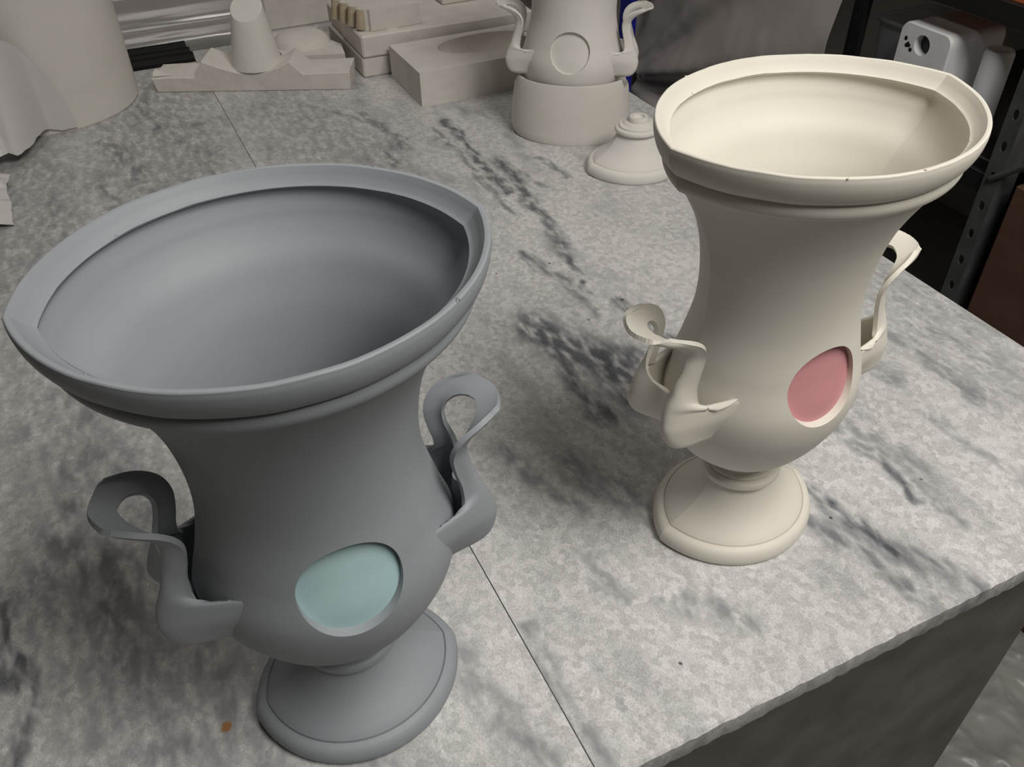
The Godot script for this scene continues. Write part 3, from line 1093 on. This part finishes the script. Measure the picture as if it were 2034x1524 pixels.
	for i in nrib:
		var a := Vector2(.3595, -1.410).lerp(Vector2(.3855, -1.322), (i + .5) / nrib) + Vector2(-.0035, .001)
		bar(rt, Vector3(a.x - .0012, .002, a.y + .0003), Vector3(a.x + .0015, .0300, a.y), .0085, .0072, 14)
	var rn := put(rt, "rough_end", M.tan, tp)
	rn.set_meta("label", "brownish ribbed end")
	o = plain_box("plaster_offcut", T(.535, .0650, -1.455), T(.605, .078, -1.388), .002, M.plaster)
	tag(o, "thin plaster offcut lying on the long slab behind the model vase", "plaster block")
	# front block with a hollow
	var fb := CSGCombiner3D.new()
	var fn := thing("hollow_mould", T(.513, 0, -1.2245), 0.0, "plaster mould block with a rounded hollow in its top, beside the model vase", "mould")
	fb.name = "block"
	fn.add_child(fb)
	var bx := MB.new()
	bbox(bx, Vector3(-.1075, 0, -.0655), Vector3(.1075, .0500, .0655), .002)
	var bm := CSGMesh3D.new()
	var bm2 := BoxMesh.new()
	bm2.size = Vector3(.215, .050, .131)
	bm.mesh = bm2
	bm.position = Vector3(0, .025, 0)
	bm.material = M.plaster
	fb.add_child(bm)
	var sp := CSGSphere3D.new()
	sp.radius = 1.0
	sp.radial_segments = 48
	sp.rings = 24
	sp.scale = Vector3(.078, .032, .040)
	sp.position = Vector3(.030, .052, -.012)
	sp.operation = CSGShape3D.OPERATION_SUBTRACTION
	sp.material = M.plaster
	fb.add_child(sp)
	var cy := CSGCylinder3D.new()
	cy.radius = .022
	cy.height = .08
	cy.sides = 40
	cy.rotation.z = PI / 2
	cy.position = Vector3(.085, .052, -.012)
	cy.operation = CSGShape3D.OPERATION_SUBTRACTION
	cy.material = M.plaster
	fb.add_child(cy)

# plan outline (x, z) extruded upwards between two heights
func extr_plan(mb: MB, poly: PackedVector2Array, h0: float, h1: float, absolute := false) -> void:
	var y0 := h0 if absolute else TY + h0
	var y1 := h1 if absolute else TY + h1
	var p := poly
	for i in p.size():
		var a := p[i]
		var b := p[(i + 1) % p.size()]
		var d := b - a
		var out := Vector3(d.y, 0, -d.x)
		if Geometry2D.is_polygon_clockwise(p):
			out = -out
		mb.flat([Vector3(a.x, y0, a.y), Vector3(b.x, y0, b.y), Vector3(b.x, y1, b.y), Vector3(a.x, y1, a.y)], out)
	var tr := Geometry2D.triangulate_polygon(p)
	for i in range(0, tr.size(), 3):
		for w in [[y1, Vector3.UP], [y0, Vector3.DOWN]]:
			mb.flat([Vector3(p[tr[i]].x, w[0], p[tr[i]].y), Vector3(p[tr[i + 1]].x, w[0], p[tr[i + 1]].y), Vector3(p[tr[i + 2]].x, w[0], p[tr[i + 2]].y)], w[1])

func wraps() -> void:
	var nz := FastNoiseLite.new()
	nz.seed = 77
	nz.frequency = 6.0
	nz.fractal_octaves = 4
	# big plaster cylinder
	var t := thing("plaster_cylinder", T(-.086, 0, -1.432), 0.0, "large smooth white plaster cylinder at the far left of the table", "cylinder")
	var mb := MB.new()
	lathe(mb, [[Vector2(.1255, 0), Vector2(.1276, .003), Vector2(.1276, .18), Vector2(.1276, .345), Vector2(.1250, .349)], [Vector2(.1250, .349), Vector2(.0005, .35)]], 96)
	put(mb, "drum", M.model, t)
	# film draped over its left front
	mb = MB.new()
	var g := []
	var mk := []
	var nh := 60
	var na := 110
	for i in nh + 1:
		var w := float(i) / nh
		var row := []
		for j in na + 1:
			var q := float(j) / na
			var h := .006 + .35 * w
			var edge := deg_to_rad(maxf(14.0 - 22.0 * pow(w / .39, 1.6), -70.0) + 1.5 * nz.get_noise_2d(w * .9, 3.0))
			var al := lerpf(edge, deg_to_rad(-112.0), q)
			var deg := rad_to_deg(al)
			var fl: float = smoothstep(0.0, -13.0, deg) * .086 + smoothstep(-14.0, -70.0, deg) * .03
			var fold := .010 * sin(deg * .21 + 1.2 * w) + .012 * nz.get_noise_2d(deg * .012, w * .5)
			var rr := .1315 + fl * pow(1.0 - w, 1.3) + maxf(fold * (1.15 - w) * smoothstep(2.0, -10.0, deg), -.001)
			var lift := (.010 + .014 * nz.get_noise_2d(deg * .02, 7.0)) * pow(1.0 - w, 3.0) * smoothstep(6.0, -8.0, deg)
			if w > .985:
				rr = .118
				h = .354
			row.append(T(-.086 + sin(al) * rr, h + maxf(lift, -.004), -1.432 + cos(al) * rr))
		g.append(row)
	mk = filled(nh + 1, na + 1)
	trimmed(mb, g, mk, .0008)
	var o := put(mb, "plastic_sheet", M.sheet)
	tag(o, "milky plastic sheet draped over the left side of the plaster cylinder", "plastic sheet")
	# crumpled corner on the table
	mb = MB.new()
	g = []
	for i in 31:
		var row := []
		for j in 31:
			var a := i / 30.0
			var b := j / 30.0
			var x := lerpf(-.40, -.146, a) + .010 * nz.get_noise_2d(b * .25, 1.0)
			var z := lerpf(-1.185, -1.055, b) + .010 * nz.get_noise_2d(a * .3, 2.0)
			var hgt := .004 + .040 * pow(sin(PI * clampf(b * .8 + .2, 0, 1)), .7) * (1.0 - pow(a, 3.0) * .8) + .012 * nz.get_noise_2d(a * .8, b * .35)
			row.append(T(x, maxf(hgt, .0015), z))
		g.append(row)
	trimmed(mb, g, filled(31, 31), .0008)
	o = put(mb, "plastic_sheet", M.sheet)
	tag(o, "crumpled milky plastic corner lying on the table at the left picture edge", "plastic sheet")
	# glossy wrapped bundle across the back of the table
	t = thing("film_bundle", Vector3.ZERO, 0.0, "glossy grey plastic wrapped bundle at the back of the table", "bundle")
	mb = MB.new()
	var pr := rows([Vector2(-1.562, .0005), Vector2(-1.560, .014), Vector2(-1.567, .027), Vector2(-1.580, .034), Vector2(-1.592, .036), Vector2(-1.599, .044), Vector2(-1.610, .056), Vector2(-1.628, .064), Vector2(-1.650, .068), Vector2(-1.664, .080), Vector2(-1.70, .098), Vector2(-1.78, .108), Vector2(-1.86, .100), Vector2(-1.93, .06), Vector2(-1.95, .0005)], 6)
	g = []
	for i in 81:
		var x := lerpf(-.36, .272, i / 80.0)
		var row := []
		for q in pr:
			var d: float = .0016 * nz.get_noise_3d(x * .35, q.x * 5.0, q.y * 5.0)
			row.append(T(x, maxf(q.y + d * (1.0 if q.y > .002 else 0.0), .0005), q.x + d))
		g.append(row)
	mb.grid(g, true)
	mb.flat(g[0], Vector3.LEFT)
	fan(mb, g[80], T(.272, .03, -1.75), Vector3.RIGHT)
	put(mb, "film_wrap", M.film, t)
	# black wrapped strips in front of it
	t = thing("black_bundle", Vector3.ZERO, 0.0, "glossy black plastic strips beside the plaster cylinder", "bundle")
	for w in [[-1.520, .012, .142], [-1.534, .016, .139], [-1.548, .022, .136]]:
		mb = MB.new()
		var gr := []
		var hh: float = w[1]
		for i in 25:
			var x := lerpf(.022 if w[0] < -1.53 else .034, w[2], i / 24.0)
			var row := []
			for j in 17:
				var a := PI * j / 16.0
				var d := .0007 * nz.get_noise_2d(x * 4.0, j * .3)
				row.append(T(x, .0005 + (hh + d) * pow(sin(a), .7), w[0] + .0125 * cos(a)))
			gr.append(row)
		mb.grid(gr, false)
		fan(mb, gr[24], T(w[2], hh * .3, w[0]), Vector3.RIGHT)
		fan(mb, gr[0], T(.02, hh * .3, w[0]), Vector3.LEFT)
		put(mb, "strip", M.black_film, t)
	# hanging grey tarpaulin right of the table, gathered at a clip
	mb = MB.new()
	g = []
	var kc := Vector2(-1.80, -.30)
	for i in 181:
		var row := []
		var z := lerpf(-2.5, -1.1465, i / 180.0)
		for j in 201:
			var h := lerpf(-.84, 1.3, j / 200.0)
			var d := Vector2(z, h) - kc
			var ang := atan2(d.y, d.x)
			var r := d.length()
			var am := .022 * smoothstep(.0, .25, r) * exp(-r * .9)
			var x := 1.175 + am * (sin(ang * 10.0 + .7) + .45 * sin(ang * 20.0 + 2.6) + .25 * sin(ang * 31.0)) + .012 * nz.get_noise_2d(z * .35, h * .35) - .03 * exp(-r * r * 60.0)
			row.append(T(x, h, z))
		g.append(row)
	trimmed(mb, g, filled(181, 201), .0012)
	o = put(mb, "tarpaulin", M.tarp)
	tag(o, "grey tarpaulin hanging in radiating folds right of the table", "tarpaulin")
	t = thing("clip", T(1.135, -.272, -1.735), 0.0, "black clip gathering the grey tarpaulin behind the plaster base", "clip")
	mb = MB.new()
	lathe(mb, [[Vector2(.0005, -.02), Vector2(.014, -.017), Vector2(.021, -.006), Vector2(.021, .006), Vector2(.014, .017), Vector2(.0005, .02)]], 28)
	put(mb, "knob", M.black, t)
	mb = MB.new()
	bar(mb, Vector3(.0, 0, 0), Vector3(.05, -.01, -.02), .007, .007, 14)
	put(mb, "pin", M.black, t)
	mb = MB.new()
	bbox(mb, T(1.09, -.85, -1.722), T(1.108, 1.25, -1.676), .002)
	o = put(mb, "blue_post", M.bluepost)
	tag(o, "narrow blue upright post behind the model vase", "post")
	# crumpled sheet on the floor at the right
	mb = MB.new()
	g = []
	var cz := FastNoiseLite.new()
	cz.seed = 5
	cz.frequency = 5.0
	cz.fractal_type = FastNoiseLite.FRACTAL_RIDGED
	cz.fractal_octaves = 3
	for i in 121:
		var row := []
		for j in 121:
			var x := lerpf(.70, 1.17, i / 120.0)
			var z := lerpf(-.95, -.06, j / 120.0)
			row.append(Vector3(x + .01 * nz.get_noise_2d(z, x), .012 + .016 * (cz.get_noise_2d(x, z) + 1.0), z + .01 * nz.get_noise_2d(x, z)))
		g.append(row)
	trimmed(mb, g, filled(121, 121), .001)
	o = put(mb, "drop_sheet", M.floor_sheet)
	tag(o, "crumpled grey plastic sheet on the floor beside the table", "plastic sheet")

func fan(mb: MB, loop: Array, c: Vector3, out: Vector3) -> void:
	for i in loop.size() - 1:
		mb.flat([loop[i], loop[i + 1], c], out)

func filled(r: int, c: int) -> Array:
	var row := []
	row.resize(c)
	row.fill(1.0)
	var out := []
	for i in r:
		out.append(row)
	return out

func shelf() -> void:
	# slotted-angle shelving unit right of the table
	var t := thing("shelving_unit", Vector3.ZERO, 0.0, "black slotted steel shelving unit with an orange board, right of the table", "shelves")
	for w in [[-1.145, true], [-.800, false]]:
		for ux in [1.20, 1.78]:
			var z0: float = w[0]
			# flange with slots, facing the table
			var g := []
			var mk := []
			var dark_one: bool = w[1]
			for i in 700:
				var y := i * 2.2 / 699.0
				var row := []
				var mr := []
				for j in 13:
					var q := j / 12.0
					row.append(Vector3(ux, y, z0 + .028 * q))
					var ph := fposmod(y, .05) - .025
					var dd := Vector2((q - .5) * .028 / .0048, ph / .0085).length() - 1.0
					mr.append(dd if ux < 1.5 and y > .3 and y < 1.3 else 1.0)
				g.append(row)
				mk.append(mr)
			if ux < 1.5:
				var mb := MB.new()
				trimmed(mb, g, mk, .002)
				bbox(mb, Vector3(ux + .001, 0, z0 + .026 if not dark_one else z0), Vector3(ux + .04, 2.2, z0 + .028 if not dark_one else z0 + .002), .0005)
				put(mb, "upright", M.black if dark_one else M.steel, t)
			else:
				var mb := MB.new()
				bbox(mb, Vector3(ux, 0, z0), Vector3(ux + .002, 2.2, z0 + .028), .0005)
				bbox(mb, Vector3(ux - .028, 0, z0), Vector3(ux, 2.2, z0 + .002), .0005)
				put(mb, "upright", M.black, t)
	for h in [-.13, .112, .55]:
		var m: Material = M.orange if h > 0.0 else M.black
		plain_box("board", T(1.215, h, -1.14), T(1.77, h + .018, -.778), .002, m, t)
	for h in [-.13, .112, .55]:
		plain_box("beam", T(1.203, h - .03, -1.115), T(1.2135, h + .002, -.8025), .001, M.black, t)
	var mb := MB.new()
	bar(mb, T(1.197, -.128, -.786), T(1.19, .02, -.62), .005, .005, 12)
	put(mb, "brace", M.steel, t)
	plain_box("back_sheet", T(1.79, -.8, -1.15), T(1.80, 1.2, -.76), .001, M.black, t)
	# white jug with a round dark mouth, lying on its back
	var j := thing("plastic_canister", T(1.212, -.111, -.992), 0.0, "white plastic canister with a round dark opening, on the shelf", "canister")
	mb = MB.new()
	var pl := PackedVector2Array()
	for k in [[.052, .150, 0.0], [-.052, .150, 90.0], [-.052, .012, 180.0], [.052, .012, 270.0]]:
		for i in 7:
			var a := deg_to_rad(k[2] + i * 15.0)
			var rr := .014 if k[1] > .1 else .010
			var cx: float = k[0] - signf(k[0]) * rr
			var cyy: float = k[1] - rr if k[1] > .1 else rr
			pl.append(Vector2(cx + rr * cos(a), cyy + rr * sin(a)))
	# outline in (z, y) with a hole for the mouth, extruded along x
	var g := []
	var hc := Vector2(.003, .122)
	for i in 2:
		pass
	var N := 56
	var ring := []
	for i in N + 1:
		var a := TAU * i / N
		var d := Vector2(cos(a), sin(a))
		var q := hc
		var far := hc + d * .4
		var best := far
		for e in pl.size():
			var x = Geometry2D.segment_intersects_segment(hc, far, pl[e], pl[(e + 1) % pl.size()])
			if x != null and hc.distance_to(x) < hc.distance_to(best):
				best = x
		ring.append([hc + d * .0160, best])
	var f0 := []; var f1 := []; var f2 := []; var f3 := []; var f4 := []
	for i in N + 1:
		var a: Vector2 = ring[i][0]
		var b: Vector2 = ring[i][1]
		f0.append(Vector3(.060, a.y, -a.x))
		f1.append(Vector3(0, a.y, -a.x))
		f2.append(Vector3(0, b.y * .97 + .003, -b.x * .97))
		f3.append(Vector3(.004, b.y, -b.x))
		f4.append(Vector3(.12, b.y, -b.x))
	mb.grid([f0, f1], true)
	mb.grid([f1, f2], true)
	mb.grid([f2, f3], true)
	mb.grid([f3, f4], true)
	mb.flat(f4.slice(0, N), Vector3.RIGHT)
	put(mb, "body", M.jug, j)
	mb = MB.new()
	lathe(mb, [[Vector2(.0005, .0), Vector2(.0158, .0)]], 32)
	var dk := put(mb, "shade_disc", M.black, j)  # black disc painted in for the shade inside the mouth
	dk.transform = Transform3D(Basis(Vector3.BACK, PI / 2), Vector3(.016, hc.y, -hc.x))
	# dried slip splashes beside the mouth
	var rng := RandomNumberGenerator.new()
	rng.seed = 4
	for i in 9:
		mb = MB.new()
		var r := rng.randf_range(.0015, .0038)
		lathe(mb, [[Vector2(r, 0), Vector2(r * .6, .0006), Vector2(.0003, .0008)]], 10)
		var sp := put(mb, "splash", M.black, j)
		sp.transform = Transform3D(Basis(Vector3.BACK, PI / 2), Vector3(-.0002, .108 + rng.randf() * .022, -.020 - rng.randf() * .018))
	# translucent tub behind it
	var tb := thing("plastic_tub", T(1.25, -.111, -1.10), 0.0, "translucent plastic tub beside the steel upright on the shelf", "tub")
	mb = MB.new()
	var o1 := []; var o2 := []; var o3 := []; var o4 := []; var o5 := []
	for i in 41:
		var a := TAU * i / 40.0
		var cx := signf(cos(a)) * pow(absf(cos(a)), .35)
		var cz := signf(sin(a)) * pow(absf(sin(a)), .35)
		o1.append(Vector3(.07 + .055 * cx, 0, .036 * cz))
		o2.append(Vector3(.07 + .066 * cx, .118, .041 * cz))
		o3.append(Vector3(.07 + .071 * cx, .119, .0445 * cz))
		o4.append(Vector3(.07 + .071 * cx, .126, .0445 * cz))
		o5.append(Vector3(.07 + .064 * cx, .126, .040 * cz))
	mb.grid([o1, o2], true)
	mb.grid([o2, o3, o4, o5], true)
	mb.flat(o1.slice(0, 40), Vector3.DOWN)
	put(mb, "body", M.tub, tb)
	# white roll standing at the right
	var rl := thing("white_roll", T(1.26, -.111, -.888), 0.0, "white paper roll standing on the shelf beside the canister", "roll")
	mb = MB.new()
	lathe(mb, [[Vector2(.0205, 0), Vector2(.022, .002), Vector2(.022, .135), Vector2(.0195, .141)], [Vector2(.0195, .141), Vector2(.006, .1415)], [Vector2(.006, .1415), Vector2(.006, .10), Vector2(.0003, .10)]], 40)
	put(mb, "roll", M.roll, rl)
	# brown box below right
	var bx := thing("cardboard_box", T(1.20, -.85, -.55), 0.0, "brown cardboard box standing right of the steel upright", "box")
	plain_box("carton", Vector3(0, .0, -.195), Vector3(.4, .73, .2), .003, M.cardboard, bx)
